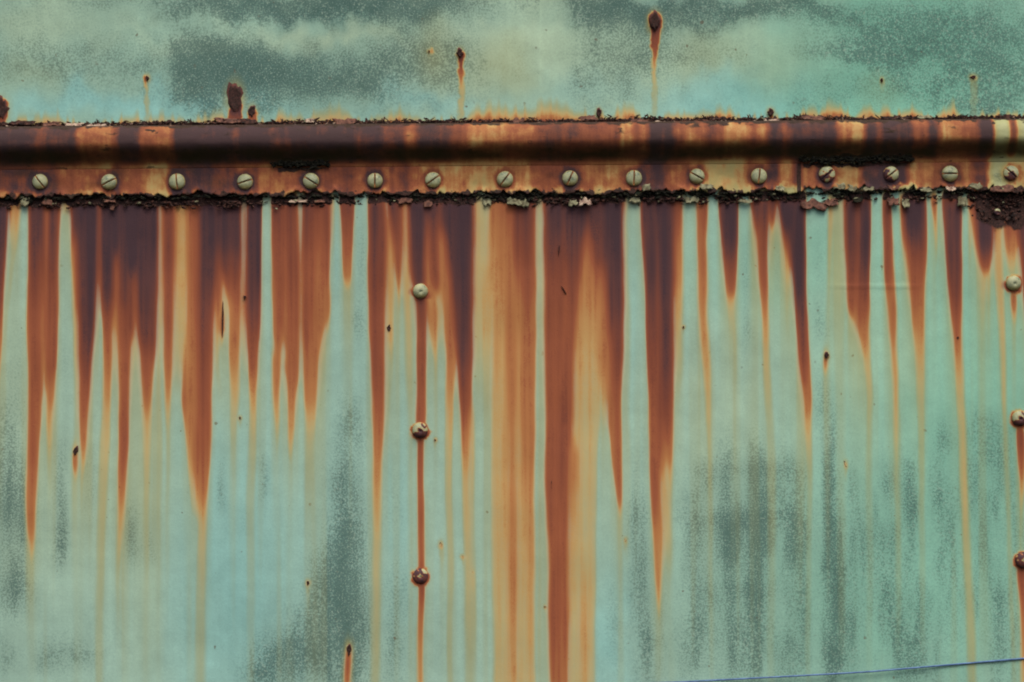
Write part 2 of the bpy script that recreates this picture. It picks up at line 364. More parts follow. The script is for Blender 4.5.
PITS_LOW = [(75.5,451,2.4,5,.2),(222.5,322,.9,17,.02),(389,328,2.2,4.5,0),(441,545,1.8,3.6,0),(308,583,1.5,2.6,0),(349,650,2.6,6.5,.05),(827,355,2.3,3.4,.1),
        (845.5,464,1.7,3.6,-.3),(240,418,1.2,1.6,0),(463,557,1.2,1.8,0),(473,572,1.3,1.7,0),(625.5,540,1.3,2.4,0),(559,250,.6,6,.15),(564,290,.7,5,-.6),(551.5,486,.6,7,0),(119,487,1,1.2,0),
        (683.5,327,1.1,1.3,0),(244.5,297,1.8,1.4,0),(958,338,1.3,1.6,0),(545,607,1.6,1.0,0),(435,440,1.0,1.0,0)]
PITS_UP = [(235,98,8,17,.02),(252,111,4.2,6.5,.1),(655,21,6.0,10,0),(460,53,3.0,5,0),(147,78,1.8,3,0),(1,108,7.5,12,0),(973,77,3.2,1.8,-.2),(882,80,1.5,2.4,0),(599,113,2.6,5,0),(771,112,3,4.2,.2),(429,51,1.1,1.1,0)]
def pit_bleed(D, X, Y, pits):
    for (px, py, rx, ry, _) in pits:
        m = (np.abs(X - px) < 30) & (Y > py - 40) & (Y < py + 110)
        if not m.any(): continue
        x = X[m] + (fbm(X[m] / 3, Y[m] / 5, 7) - .5) * 3 - px; y = Y[m] - py
        h = .50 * np.exp(-(x / (rx + 1.4)) ** 2 - ((y - .2 * ry) / (ry + 2.2)) ** 2)
        L_ = 12 + ry * 4
        h = np.maximum(h, .34 * np.exp(-(x / (rx * .6 + 1.1)) ** 2) * sst(-1, 2, y) * sst(L_, 0, y))
        D[m] = np.maximum(D[m], h)
    return D
def stain(X, Y, streaks, wbase=3.8, taper=False):
    """X (nc,), Y (nr,) -> rust thickness (nr,nc)"""
    D = np.zeros((len(Y), len(X)))
    warp = (fbm(X[None, :] / 30, Y[:, None] / 80, 5, 3) - .5) * 3.6 + (fbm(X[None, :] / 8, Y[:, None] / 22, 9, 2) - .5) * 1.3
    if taper: warp = warp + (fbm(X[None, :] / 5, Y[:, None] / 6, 6, 3) - .5) * 5
    Xw = X[None, :] + warp
    for k, s in enumerate(streaks):
        if .04 < s[-1][3] <= .26 and s[-1][0] < 690: s = s + [(s[-1][0] + 70, s[-1][1], s[-1][2], 0)]
        a = np.array(s, float); y0, y1 = a[0, 0], a[-1, 0]
        iy = np.where((Y >= y0) & (Y <= y1))[0]
        if not len(iy): continue
        yy = Y[iy]
        xl = np.interp(yy, a[:, 0], a[:, 1]); xr = np.interp(yy, a[:, 0], a[:, 2]); dd = np.interp(yy, a[:, 0], a[:, 3])
        if (taper or (s[0][3] > .3 and y0 > 400)) and y0 > 0:
            q = np.sqrt(np.clip((yy - y0) / 7, 0, 1)); m_ = (xl + xr) / 2; xl = m_ + (xl - m_) * q; xr = m_ + (xr - m_) * q
        ix = np.where((X > xl.min() - 9) & (X < xr.max() + 9))[0]
        if not len(ix): continue
        xx = Xw[np.ix_(iy, ix)]
        wd = wbase if taper else wbase * (.9 + .9 * ((k * 37) % 11) / 11) * (.8 + .5 * vnoise(yy / 40, yy * 0, k))[:, None]
        e = sst(-wd / 2, wd / 2, xx - xl[:, None]) * sst(-wd / 2, wd / 2, xr[:, None] - xx)
        top = sst(y0 - .1, y0 + (4 if taper or y0 > 400 or (s[0][3] >= .85 and s[0][2] - s[0][1] < 10) else 16), yy)[:, None] if y0 > 192 or taper else 1
        al = e * top
        dd = dd[:, None] * np.ones_like(xx)
        sub = D[np.ix_(iy, ix)]
        tip = sst(0, 24, (y1 - yy))[:, None]
        al = al * np.where(dd < sub, tip, 1)
        al = np.where((dd < .12) & (dd > sub), al, al)
        if s[-1][3] == 0 and len(s) > 2: dd = np.where((yy[:, None] > s[-2][0]) & (dd < sub), sub, dd)
        D[np.ix_(iy, ix)] = sub * (1 - al) + np.maximum(dd, 0) * al
    return D

def blur_x(D, X, sig):
    xs = np.arange(X[0], X[-1], 1.0)
    k = np.exp(-.5 * (np.arange(-int(3 * sig), int(3 * sig) + 1) / sig) ** 2); k /= k.sum()
    out = np.empty_like(D)
    for i in range(D.shape[0]):
        r = np.interp(xs, X, D[i]); r = np.convolve(r, k, 'same'); out[i] = np.interp(X, xs, r)
    return out

def blobs(X, Y, lst, warp=10, seed=0):
    wx = (fbm(X / 26, Y / 40, 11 + seed) - .5) * warp * (2.0 if warp > 8 else 1.1); wy = (fbm(X / 26, Y / 40, 29 + seed) - .5) * warp * 4
    G = np.zeros(np.broadcast(X, Y).shape)
    for (cx, cy, rx, ry, s) in lst:
        q = ((X + wx - cx) / rx) ** 2 + ((Y + wy - cy) / ry) ** 2
        G = 1 - (1 - G) * (1 - s * np.exp(-q * (.8 if s < .95 else 1.1)))
    return G

GR_LOW = [(742,470,44,9,.4),(745,523,48,9,.5),(742,590,40,8,.35),(352,420,16,30,.45),(346,480,16,35,.5),(345,540,16,40,.75),(340,600,24,50,.92),(320,640,30,45,.65),(285,655,28,28,.6),
 (262,675,25,22,.55),(350,640,14,50,.8),(10,505,22,45,.7),(4,440,18,40,.4),(14,585,20,30,.6),(60,490,7,45,.45),(62,540,8,30,.6),(90,480,6,40,.3),
 (130,535,8,30,.5),(150,545,8,15,.35),(75,655,25,22,.45),(5,660,15,18,.4),(45,660,10,16,.4),(222,485,6,25,.4),(262,480,6,30,.4),(361,250,5,40,.25),(358,320,8,20,.4),
 (243,520,5,20,.2),(395,500,10,30,.2),(398,600,12,60,.35),(390,660,14,30,.3),
 (636,505,9,35,.5),(640,570,11,55,.75),(645,640,12,45,.7),(612,620,10,50,.4),(690,520,10,30,.4),(705,560,22,60,.4),(700,640,26,40,.45),
 (726,465,9,35,.65),(728,535,10,40,.75),(732,600,10,60,.6),(756,470,9,40,.65),(756,530,12,45,.8),(757,620,12,60,.75),(740,522,26,9,.7),(792,465,9,20,.45),(794,530,11,30,.5),
 (794,600,12,60,.45),(830,450,8,40,.65),(832,520,9,40,.8),(833,590,11,50,.9),(834,650,10,40,.6),(856,540,9,30,.5),(858,620,12,60,.5),(888,480,8,20,.45),(893,545,9,30,.65),
 (893,620,10,50,.5),(912,500,8,40,.5),(912,620,10,60,.4),(944,435,7,20,.6),(946,500,9,25,.55),(950,600,12,60,.4),(985,425,22,18,.65),(990,455,20,20,.6),(990,510,20,30,.25),
 (1000,600,22,50,.45),(698,270,5,22,.35),(699,330,6,16,.3),(746,270,6,30,.45),(748,325,8,20,.5),(776,265,4,30,.35),(820,270,7,30,.4),(822,322,9,16,.5),(822,400,9,30,.45),
 (828,410,12,22,.4),(785,410,6,12,.25),(870,400,8,30,.2),(905,400,6,30,.25),(-100,500,60,90,.5),(-260,400,50,120,.5),(1120,420,40,120,.5),(1250,560,60,100,.6),
 (18,380,12,60,.2),(65,370,5,60,.15)]
GR_UP = [(130,-4,190,20,.5),(110,55,90,26,.35),(230,100,120,20,.3),(420,50,60,50,.25),(940,60,120,70,.3),(225,58,50,22,.8),(640,70,64,50,.28),(215,62,42,17,.7),(240,85,55,18,.8),(300,70,60,18,.72),(215,90,40,14,.45),(185,105,40,9,.2),(350,12,90,10,.85),(300,2,130,8,.9),(400,0,60,12,.7),(250,10,60,8,.6),(360,75,50,18,.5),(390,55,40,20,.4),
 (60,58,110,16,.42),(20,62,60,12,.35),(110,85,90,25,.28),(120,42,60,16,.2),(433,60,34,34,.28),(470,65,20,20,.2),(600,8,32,15,.92),(640,12,60,14,.8),(720,8,60,12,.75),(790,6,60,12,.65),(690,26,40,9,.4),
 (615,55,40,30,.4),(590,90,24,24,.25),(700,52,45,14,.3),(860,18,60,12,.35),(885,42,44,15,.62),(850,55,40,12,.4),(940,30,70,22,.42),(990,60,50,30,.42),(1005,100,30,22,.45),(960,95,40,14,.25),
 (900,85,30,18,.3),(820,95,60,16,.22),(545,5,30,10,.3),(500,80,60,40,.1),(-120,40,120,30,.6),(-300,-60,80,90,.6),(200,-120,200,60,.6),(700,-150,150,60,.6),(1200,20,100,60,.6),(980,-60,80,50,.5)]
TINT_LOW = [((126,174,168), [(235,600,60,150,.9),(215,500,45,60,.4),(340,250,14,40,.5),(330,380,40,60,.3),(330,520,30,90,.3),(185,430,12,40,.3),(400,520,16,120,.5),(635,330,12,90,.4),(610,640,22,60,.8),(690,420,8,60,.3)]),
            ((116,176,154), [(820,260,120,60,.5),(960,400,120,160,.75),(900,600,160,120,.6),(1200,400,200,300,.6)]),
            ((160,180,150), [(20,400,30,100,.5),(120,500,60,60,.4),(30,560,30,40,.3),(300,400,30,60,.2),(880,340,60,80,.3),(700,420,60,60,.35)])]
TINT_UP = [((168,190,160), [(510,20,70,70,.9),(470,50,60,60,.6),(700,60,60,40,.6),(780,55,70,36,.6),(30,20,60,28,.5),(620,70,50,40,.4),(180,35,80,12,.3),(330,38,90,10,.6)]),
           ((120,180,180), [(90,108,110,18,.6),(230,112,80,14,.5),(430,104,60,16,.5),(560,95,60,20,.3),(720,98,60,18,.7),(790,100,60,22,.55),(480,5,40,30,.2)]),
           ((112,174,152), [(880,90,120,60,.8),(960,60,120,80,.8),(880,10,100,30,.7)]),
           ((84,124,118), [(250,75,90,26,.6),(340,8,140,12,.6),(650,6,90,16,.6)])]

def paintmap(X, Y, tints, base, seed):
    c = np.ones(np.broadcast(X, Y).shape + (3,)) * lin(base)
    for k, (tc_, bl) in enumerate(tints):
        g = blobs(X, Y, bl, 14, seed + k * 3)[..., None]
        c = c * (1 - g) + lin(tc_) * g
    c = c * 1.22
    n = fbm(X / 50, Y / 120, seed + 5)[..., None]
    v = fbm(X / 5, Y / 160, seed + 9)[..., None]
    c = c * (1 + (n - .5) * .22 + (v - .5) * .12)
    return c / K

def panel(name, xs, ys, depth, attrs, paint, mat, parent):
    nr, nc = len(ys), len(xs)
    X, Y = np.meshgrid(xs, ys)
    V = np.stack([(X - 512) * S, -depth * S, ZC + (341 - Y) * S], -1).reshape(-1, 3)
    F = gridfaces(nr, nc)
    # folded-back edges and a back sheet give it its thickness
    ring = np.concatenate([np.arange(nc), (np.arange(1, nr) * nc + nc - 1), (nr - 1) * nc + np.arange(nc - 2, -1, -1), np.arange(nr - 2, 0, -1) * nc])
    B = V[ring].copy(); B[:, 1] = 3 * S
    n0 = len(V); k = len(ring); i = np.arange(k); j = (i + 1) % k
    F2 = np.stack([ring[i], ring[j], n0 + j, n0 + i], 1)
    V = np.concatenate([V, B]); F = np.concatenate([F, F2])
    at = {q: np.concatenate([v.ravel(), v.ravel()[ring]]) for q, v in attrs.items()}
    pc = paint.reshape(-1, 3); pc = np.concatenate([pc, pc[ring]])
    me = make_mesh(name, V, F, at, {'paint': pc})
    return link(name, me, mat, parent)

def xs_(step): return np.concatenate([np.arange(-420, -24, 4.), np.arange(-24, 1048, step), np.arange(1048, 1441, 4.)])

# ------------------------------------------------------------------ lower panel
lower = thing('painted_panel', 'large pale green painted steel sheet below the moulding, covered in long rust streaks', 'metal panel', (0, 0, 0))
xs = xs_(1.15); ys = np.concatenate([np.arange(150, 690, 2.2), np.arange(690, 1011, 5.)])
D = stain(xs, ys, STREAKS)
def blur_rows(D, sig):
    k = np.exp(-.5 * (np.arange(-int(3 * sig), int(3 * sig) + 1) / sig) ** 2); k /= k.sum(); h = len(k) // 2
    Q = np.concatenate([np.repeat(D[:1], h, 0), D, np.repeat(D[-1:], h, 0)])
    return sum(k[i] * Q[i:i + D.shape[0]] for i in range(len(k)))
D = blur_rows(D, 3.2)
D = D * .45 + blur_x(D, xs, 1.5) * .55
D = D - .06 * sst(.55, .8, D) * sst(235, 330, ys)[:, None]
# thin ochre run-off feathering out between and below the heavy streaks
late = sst(620, 330, ys)[:, None]
tail = blur_x(D, xs, 1.6)
for i in range(1, len(ys)): tail[i] = np.maximum(tail[i], tail[i - 1] * math.exp(-(ys[i] - ys[i - 1]) / 85))
tail = np.minimum(blur_rows(tail, 4) * .62, .40) * (.75 + .5 * fbm(xs[None, :] / 3, ys[:, None] / 200, 44, 3))
wash = blur_rows(blur_x(D, xs, 9) , 9) * .62 * (.35 + .65 * late)
wash = np.minimum(wash, .40) * (.45 + 1.1 * fbm(xs[None, :] / 5, ys[:, None] / 260, 43, 3)) - .05
halo = np.minimum(blur_x(D, xs, 3.4) * .56, .36)
gaps = [(14, 26), (62, 70), (263, 271), (332, 338), (357, 367), (629, 641), (684, 696), (709, 718), (740, 747), (806, 826), (870, 881), (892, 899), (926, 929), (964, 967)]
keep = np.ones_like(xs)
for a, b in gaps: keep = keep * (1 - .75 * sst(a - 3, a + 2, xs) * sst(b + 3, b - 2, xs))
D = np.maximum(D, tail)
D = np.maximum(D, np.maximum(wash * keep[None, :], halo * (.55 + .45 * keep[None, :])))
X, Y = np.meshgrid(xs, ys)
D = pit_bleed(D, X, Y, PITS_LOW)
for (qx, qy) in ((420.5, 291), (420, 430), (420.5, 576), (1013.5, 283), (1019.5, 418), (1023.5, 560)):
    D = np.maximum(D, (.5 + .4 * fbm(X / 3, Y / 3, 46)) * sst(12.5, 7.5, np.hypot(X - qx, Y - qy - 1.5) + (fbm(X / 4, Y / 4, 47) - .5) * 5))
D = D + ((fbm(X / 2.6, Y / 150, 41, 3) - .5) * .20 + (fbm(X / 7, Y / 90, 42, 3) - .5) * .16) * (.45 * sst(.1, .4, D) + .55 * sst(.5, .65, D))
D = D + sst(.5, .8, fbm(X / 9, Y / 400, 45, 2)) * sst(190, 420, Y) * .10 * sst(900, 600, Y)
D = np.clip(D, 0, 1.02)
G = blobs(X, Y, GR_LOW, 7) ; G = G * (1 - .40 * sst(560, 660, X)); G = G * (.72 + .55 * fbm(X / 4.5, Y / 45, 51, 3)) + .05 * sst(.5, .7, fbm(X / 12, Y / 16, 53))
G = G + (.10 + .26 * sst(.3, .7, fbm(X / 12, Y / 60, 57, 3))) * sst(600, 740, X) * sst(400, 500, Y)
G = np.clip(G * (1 - sst(.15, .5, D) * .8), 0, 1)
cr = np.zeros_like(D)
edge_y = 197 + T(X)
on = .25 + .75 * sst(.2, .6, blur_x(D, xs, 2.0))
cr = np.maximum(cr, on * sst(edge_y + 7 + 6 * vnoise(X / 6, Y * 0, 60), edge_y + 3, Y) * (.55 + .5 * fbm(X / 9, Y / 5, 61)))
cr = np.maximum(cr, sst(edge_y + 44, edge_y + 26, Y + (fbm(X / 12, Y / 12, 63) - .5) * 22) * sst(962, 984, X) * .78)
dep = (fbm(X / 210, Y / 170, 71, 3) - .5) * 8 + (fbm(X / 40, Y / 60, 73, 3) - .5) * 1.3 - 1.2 + D * .25
TN = D.copy()
for q in range(1, 4): 
    TN[:, q:] = np.maximum(TN[:, q:], D[:, :-q] * (1 - .01 * q)); TN[:, :-q] = np.maximum(TN[:, :-q], D[:, q:] * (1 - .01 * q))
TN = (D + 1.8 * blur_x(TN, xs, 1.0)) / 2.8 * sst(.10, .30, D)
# a shallow crease across the right-hand side
dep = dep + .5 * np.exp(-((Y - 286 - (X - 850) * .005) / 1.6) ** 2) * sst(820, 850, X) * sst(930, 905, X)
panel('steel_sheet', xs, ys, dep, {'rust': D, 'grime': G, 'crust': cr, 'tone': TN}, paintmap(X, Y, TINT_LOW, (142, 174, 158), 3), M_panel, lower)

# ------------------------------------------------------------------ upper panel
upper = thing('painted_panel', 'blotchy blue-green painted steel sheet above the moulding, stained with dark grime', 'metal panel', (0, 0, 0))
xs = xs_(1.4); ys = np.concatenate([np.arange(-320, -10, 5.), np.arange(-10, 146, 1.15)])
X, Y = np.meshgrid(xs, ys)
D = pit_bleed(stain(xs, ys, UP, 3.4, True), X, Y, PITS_UP)
yt = 124 + T(X)
# ochre and brown fringe creeping up from the crust
fr = sst(.42, .75, fbm(X / 26, Y * 0, 81, 3)) * 10 + sst(.45, .8, vnoise(X / 3.2, Y * 0, 83)) * 8 + 5
for (a, b, hh) in ((468, 560, 12), (310, 352, 12), (395, 408, 9), (672, 735, 6), (825, 850, 8), (858, 876, 10), (905, 918, 8), (945, 958, 13), (0, 60, 4), (555, 640, 4)):
    fr = fr + 1.25 * hh * sst(a - 6, a + 6, X) * sst(b + 6, b - 6, X)
dist = yt - Y
D = np.maximum(D, (.44 + .10 * sst(430, 470, X) + .24 * fbm(X / 11, Y / 11, 84)) * sst(1.0, .0, dist / fr) ** .8)
D = np.maximum(D, .8 * sst(1.0, .3, dist / (fr * .3)))
D = D + (fbm(X / 3, Y / 30, 85, 3) - .5) * .14 * sst(.1, .5, D)
wash = blobs(X, Y, [(433,55,20,34,.16),(520,90,40,24,.10),(700,70,30,40,.08),(880,92,24,22,.10),(760,60,50,30,.08),(30,70,40,20,.1),(500,60,26,26,.14)], 8, 8)
D = np.clip(np.maximum(D, wash), 0, 1)
G = blobs(X, Y, GR_UP, 9, 4)
G = G * np.where(X < 178, sst(165, 178, X) * .4 + .6, 1) * np.where((X > 540) & (X < 576), .35 + .65 * sst(560, 576, X), 1)
G = G * (.75 + .5 * fbm(X / 14, Y / 10, 87, 3)) + .10 * sst(.45, .7, fbm(X / 18, Y / 18, 89))
G = np.clip(G * (1 - sst(.15, .5, D) * .8), 0, 1)
cr = sst(6, 1, dist - (fbm(X / 5, Y * 0, 91, 3) - .4) * 9) * .8
dep = (fbm(X / 230, Y / 130, 93, 3) - .5) * 7 + (fbm(X / 40, Y / 40, 95, 3) - .5) * 1.2 - 1.4 + D * .3
panel('steel_sheet', xs, ys, dep, {'rust': D, 'grime': G, 'crust': cr}, paintmap(X, Y, TINT_UP, (138, 172, 154), 23), M_panel, upper)

SCREWS = [(40,182,-52,0),(109,182.3,27,0),(177,182,-84,0),(245,182,18,0),(311,181.3,-32,0),(375,181,90,0),(433,180.3,36,0),(505,179.6,54,0),(570,178.6,66,0),
          (634,178.4,88,0),(697,176.6,-30,0),(759,176.4,84,0),(827,174.6,42,1),(891,174.4,38,1),(950,174,0,0),(1011,173.4,-42,1)]
for k in range(1, 6):
    SCREWS += [(40 - 67 * k, 182 + .5 * k, 37 * k, 0), (1011 + 66 * k, 173.4 - .5 * k, -50 * k, 1)]
# ------------------------------------------------------------------ moulding: half-round bead and flat flange
mould = thing('moulding', 'horizontal rusted half-round moulding with a screwed flange, running across between the two sheets', 'moulding', (0, 0, 0))
mould['kind'] = 'thing'
def bands(x, lst):
    a = np.array(lst, float); return np.interp(x, a[:, 0], a[:, 1])
def steps(x, lst, soft=11):
    """lst of (x_end, value)"""
    v = np.full_like(x, lst[0][1])
    for (x0, _), (_, v1) in zip(lst[:-1], lst[1:]):
        v = v + (v1 - v) * sst(x0 - soft / 2, x0 + soft / 2, x)
    return v
BEAD = [(40,.93),(48,.68),(80,.9),(120,.52),(143,.97),(152,.6),(158,.7),(176,.52),(200,.99),(233,.95),(240,.8),(270,.95),(280,.8),(292,.86),(358,.96),(365,.72),(385,.9),(394,.76),(405,.9),(418,.58),(450,.93),(470,.72),
        (505,.5),(520,.62),(535,.56),(600,.78),(618,.74),(632,.5),(640,.75),(647,.5),(672,1.02),(682,.72),(705,.58),(722,.76),(745,.55),(757,.68),(762,.5),(768,.66),(778,.98),(786,.8),(800,.95),(818,.9),(833,1.0),(848,.6),(862,.44),(873,1.02),(878,.7),(911,.96),(916,.64),(920,.8),(924,.62),(935,.97),(960,.58),(975,.66),(990,1.05),(1006,.12),(1012,.95),(1024,.2),(1050,.5),(1090,.9),(1160,.6),(1230,.95),(1500,.7)]
FLAN = [(30,.82),(50,.74),(58,.86),(100,.62),(114,.5),(122,.84),(145,.62),(170,.46),(188,.84),(215,.92),(235,.78),(262,.66),(300,.6),(326,.68),(355,.72),(368,.62),(386,.74),(392,.62),(402,.7),(410,.84),(440,.6),(500,.55),(530,.58),(560,.74),(580,.82),(600,.66),(640,.6),(666,.98),(690,.7),(706,.6),(745,.46),(753,.74),(768,.6),(779,.92),(793,.58),(800,.96),(818,.66),(832,.8),(846,.5),(860,.48),(906,.93),(915,.62),(930,.58),(950,.66),(970,.6),(988,.84),(1008,.18),(1024,.36),(1060,.6),(1120,.85),(1190,.55),(1500,.8)]
SLITS = [(273, 330, 161), (798, 912, 160)]
def mould_piece(name, prof, xs, cfun, ragged):
    """prof: list of (y, depth) ; returns part"""
    pr = np.array(prof, float)
    nr, nc = len(pr), len(xs)
    X = np.repeat(xs[None, :], nr, 0); Yp = np.repeat(pr[:, :1], nc, 1); Dp = np.repeat(pr[:, 1:2], nc, 1)
    s = np.repeat(np.linspace(0, 1, nr)[:, None], nc, 1)
    if ragged:
        rag = (fbm(xs / 8, xs * 0, 101, 4) - .5) * 15 + (vnoise(xs / 2.2, xs * 0, 103) - .5) * 2.6
        wgt = sst(180, 192, pr[:, 0])[:, None]
        Yp = Yp + rag[None, :] * wgt * np.where(rag < 0, 1, .6)[None, :]
        curl = sst(.5, .8, fbm(xs / 14, xs * 0, 105, 3)) * 2.2
        Dp = Dp + curl[None, :] * sst(185, 193, pr[:, 0])[:, None]
    Dp = Dp + (fbm(X / 60, Yp / 20, 107, 3) - .5) * 1.3 + (fbm(X / 9, Yp / 6, 109, 3) - .5) * .55
    Yt = Yp + T(X)
    V = np.stack([(X - 512) * S, -Dp * S, ZC + (341 - Yt) * S], -1).reshape(-1, 3)
    rust, grime, crust, paint, alg_shade = cfun(X, Yp, s)
    me = make_mesh(name, V, gridfaces(nr, nc), {'rust': rust, 'grime': grime, 'crust': crust, 'algae_shade': alg_shade}, {'paint': paint.reshape(-1, 3)})
    return link(name, me, M_mould, mould)

BR_Y, BR_D = 20.0, 15.0
bead_prof = [(122.5, -2.0), (123.0, 1.5)]
for a in np.linspace(6, 90, 22):                  # rounded back, then a hollow sweeping out into the flange
    t = math.radians(a)
    bead_prof.append((141 - 18 * math.cos(t), 2 + 19 * math.sin(t) ** .8))
for y_ in np.arange(142, 166, 1.):
    bead_prof.append((y_, 3.9 + 17.1 * .5 * (1 + math.cos(math.pi * (y_ - 141) / 25))))
bead_prof += [(166.3, 3.4), (166.2, -1)]
creamp = lambda X: np.ones(X.shape + (3,)) * lin((176, 182, 138)) / K
def bead_c(X, Y, s):
    r = steps(X[0], BEAD)
    r = np.where((r > .42) & (r < .98), .50 + (r - .42) * .90, r) + .05 * sst(440, 380, X[0])[None, :] * np.ones_like(X)
    r = r + (fbm(X / 4.5, Y / 40, 121, 3) - .5) * .22 + (fbm(X / 9, Y / 7, 122, 4) - .5) * .16 + (fbm(X / 26, Y / 9, 126, 3) - .5) * .18
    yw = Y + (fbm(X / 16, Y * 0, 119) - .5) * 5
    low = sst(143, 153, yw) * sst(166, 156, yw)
    alg_shade = .16 + .2 * fbm(X / 30, Y / 14, 124) + low * (.40 + .4 * sst(.3, .65, fbm(X / 34, Y / 12, 123)))
    # lower half of the bead: more even brown, under an olive algal film that also paints shade
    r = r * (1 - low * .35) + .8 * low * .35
    rf = steps(X[0], FLAN)[None, :] - .02; kf = sst(156, 165, Y); r = r * (1 - kf) + rf * kf
    g = low * 0
    top = sst(129, 125, Y + (fbm(X / 6, Y / 3, 125) - .5) * 7)
    c = top * .62 + sst(.60, .72, fbm(X / 10, Y / 3.5, 127)) * .5
    for (a, b, yy) in SLITS:
        c = np.maximum(c, sst(a - 8, a + 10, X) * sst(b + 8, b - 10, X) * sst(5, 1, np.abs(Y - yy + (fbm(X / 9, Y * 0, 129) - .5) * 6)) * .9)
    return np.clip(r, 0, 1.05), g, c, creamp(X), alg_shade
xsm = xs_(1.25)
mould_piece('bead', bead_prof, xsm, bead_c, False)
fl_prof = [(164.6, 3.1), (165.6, 3.5)] + [(y, 3.6) for y in np.arange(168., 186, 2.)] + [(187., 3.7), (188.5, 3.8), (190, 4.0), (191.3, 4.2), (192.3, 4.2), (193, 3.9), (193.2, 3.2), (192.8, 2.4), (190, 2.0), (180, 1.6), (166, 1.2)]
def flange_c(X, Y, s):
    r = steps(X[0], FLAN)
    r = np.where(r > .42, r - .02 + .09 * sst(440, 390, X[0]) + .05 * sst(740, 790, X[0]), r)[None, :] * np.ones_like(X)
    r = r + (fbm(X / 4, Y / 40, 131, 3) - .5) * .22 + (fbm(X / 8, Y / 8, 133, 3) - .5) * .22
    lowr = sst(184, 191, Y + (fbm(X / 5, Y / 3, 135) - .5) * 10)
    for (qx, qy, _r, _u) in SCREWS:
        dx = X - qx; dy = Y - (qy - T(qx)); rr2 = np.hypot(dx, dy)
        r = r + .22 * sst(13.5, 8.5, rr2 + (fbm(X / 3, Y / 3, 136) - .5) * 4) + .12 * sst(6, 3, np.abs(dx)) * sst(6, 9, dy)
    pale = lowr * sst(.5, .68, fbm(X / 13, Y * 0, 137, 3)) * (.45 + .5 * sst(680, 820, X))
    r = r * (1 - pale * .85) + .12 * pale
    c = sst(188, 193, Y + (fbm(X / 4, Y / 3, 139) - .5) * 9) * .85 * (1 - pale)
    c = np.maximum(c, sst(3.5, 1.2, np.abs(X - 798.5)) * .8)
    # dark crust colour below the bead's slits
    for (a, b, yy) in SLITS:
        c = np.maximum(c, sst(a - 4, a + 12, X) * sst(b + 4, b - 12, X) * sst(172.5, 168, Y + (fbm(X / 7, Y * 0, 141) - .5) * 7) * .9)
    g = sst(.5, .75, fbm(X / 20, Y / 9, 143)) * .6
    alg_shade = .10 + .25 * sst(.5, .75, fbm(X / 24, Y / 14, 145))
    return np.clip(r, 0, 1.05), g, c, creamp(X), alg_shade
mould_piece('flange', fl_prof, xsm, flange_c, True)

# ------------------------------------------------------------------ screws and rivets
def head_mesh(name, R, H, slot, dent=0, seed=0, rusty=0.0, power=2.0, rot=0):
    b = list(np.linspace(-R, R, 27))
    if slot: b = sorted([v for v in b if abs(v) > 1.5] + [-1.45, -.85, -.72, 0, .72, .85, 1.45])
    u = np.array(b); n = len(u)
    A, B = np.meshgrid(np.linspace(-1, 1, 27) * R, u)
    # square to disc
    a, c = A / R, B / R
    if slot:
        # keep slot lines straight: squeeze only along the slot
        lim = np.sqrt(np.clip(1 - c ** 2, 0, 1)); Xd = a * lim * R; Yd = B
    else:
        Xd = a * np.sqrt(1 - c ** 2 / 2) * R; Yd = c * np.sqrt(1 - a ** 2 / 2) * R
    rr_ = np.sqrt(Xd ** 2 + Yd ** 2) / R
    Z = H * np.sqrt(np.clip(1 - (rr_ * .985) ** power, 0, 1))
    Z = Z + (fbm(Xd / 2.4 + 9, Yd / 2.4 + 9, seed, 3) - .5) * .45
    if slot: Z = np.where(np.abs(B) < .8, np.minimum(Z, H - 2.6), Z)
    if dent: Z = Z - dent * np.exp(-((Xd - .6) ** 2 + (Yd + .8) ** 2) / 1.6)
    Z = np.where(rr_ > .97, np.minimum(Z, .15), Z)
    base = np.clip(Z, -.6, None)
    V = np.stack([Xd * S, -base * S, Yd * S], -1).reshape(-1, 3)
    nr, nc = A.shape
    ring = np.concatenate([np.arange(nc), (np.arange(1, nr) * nc + nc - 1), (nr - 1) * nc + np.arange(nc - 2, -1, -1), np.arange(nr - 2, 0, -1) * nc])
    Bk = V[ring].copy(); Bk[:, 1] = 2.2 * S
    n0 = len(V); k = len(ring); i = np.arange(k); j = (i + 1) % k
    F = np.concatenate([gridfaces(nr, nc)[:, ::-1], np.stack([ring[j], ring[i], n0 + i, n0 + j], 1)])
    V = np.concatenate([V, Bk])
    nz = fbm(Xd / 4.5 + 5, Yd / 4.5 + 5, seed + 3, 3)
    msk = sst(.45 + .3 * rusty, .37 + .3 * rusty, 1 - nz + .30 * (Yd * math.cos(math.radians(rot)) + Xd * math.sin(math.radians(rot))) / R) if rusty > .12 else nz * 0
    rust = np.clip(np.maximum(msk * (.70 + .4 * nz), .45 * sst(.84, 1, rr_) * (.4 + nz)), 0, 1)
    if slot: rust = np.where(np.abs(B) < .8, np.maximum(rust, .6), rust)
    g = np.clip(.2 + 1.0 * (nz - .45), 0, 1); crv = sst(.93, 1.0, rr_) * .55
    if slot: crv = np.where((np.abs(B) < .8), .5, crv)
    low_ = -(Yd * math.cos(math.radians(rot)) + Xd * math.sin(math.radians(rot))) / R
    rust = np.maximum(rust, .34 * sst(.15, .9, low_) * (.5 + nz))
    at = {q: np.concatenate([v.ravel(), v.ravel()[ring]]) for q, v in (('rust', rust), ('grime', g), ('crust', crv))}
    pc = np.ones((len(V), 3)) * lin((166, 169, 132)) / K
    return make_mesh(name, V, F, at, {'paint': pc})

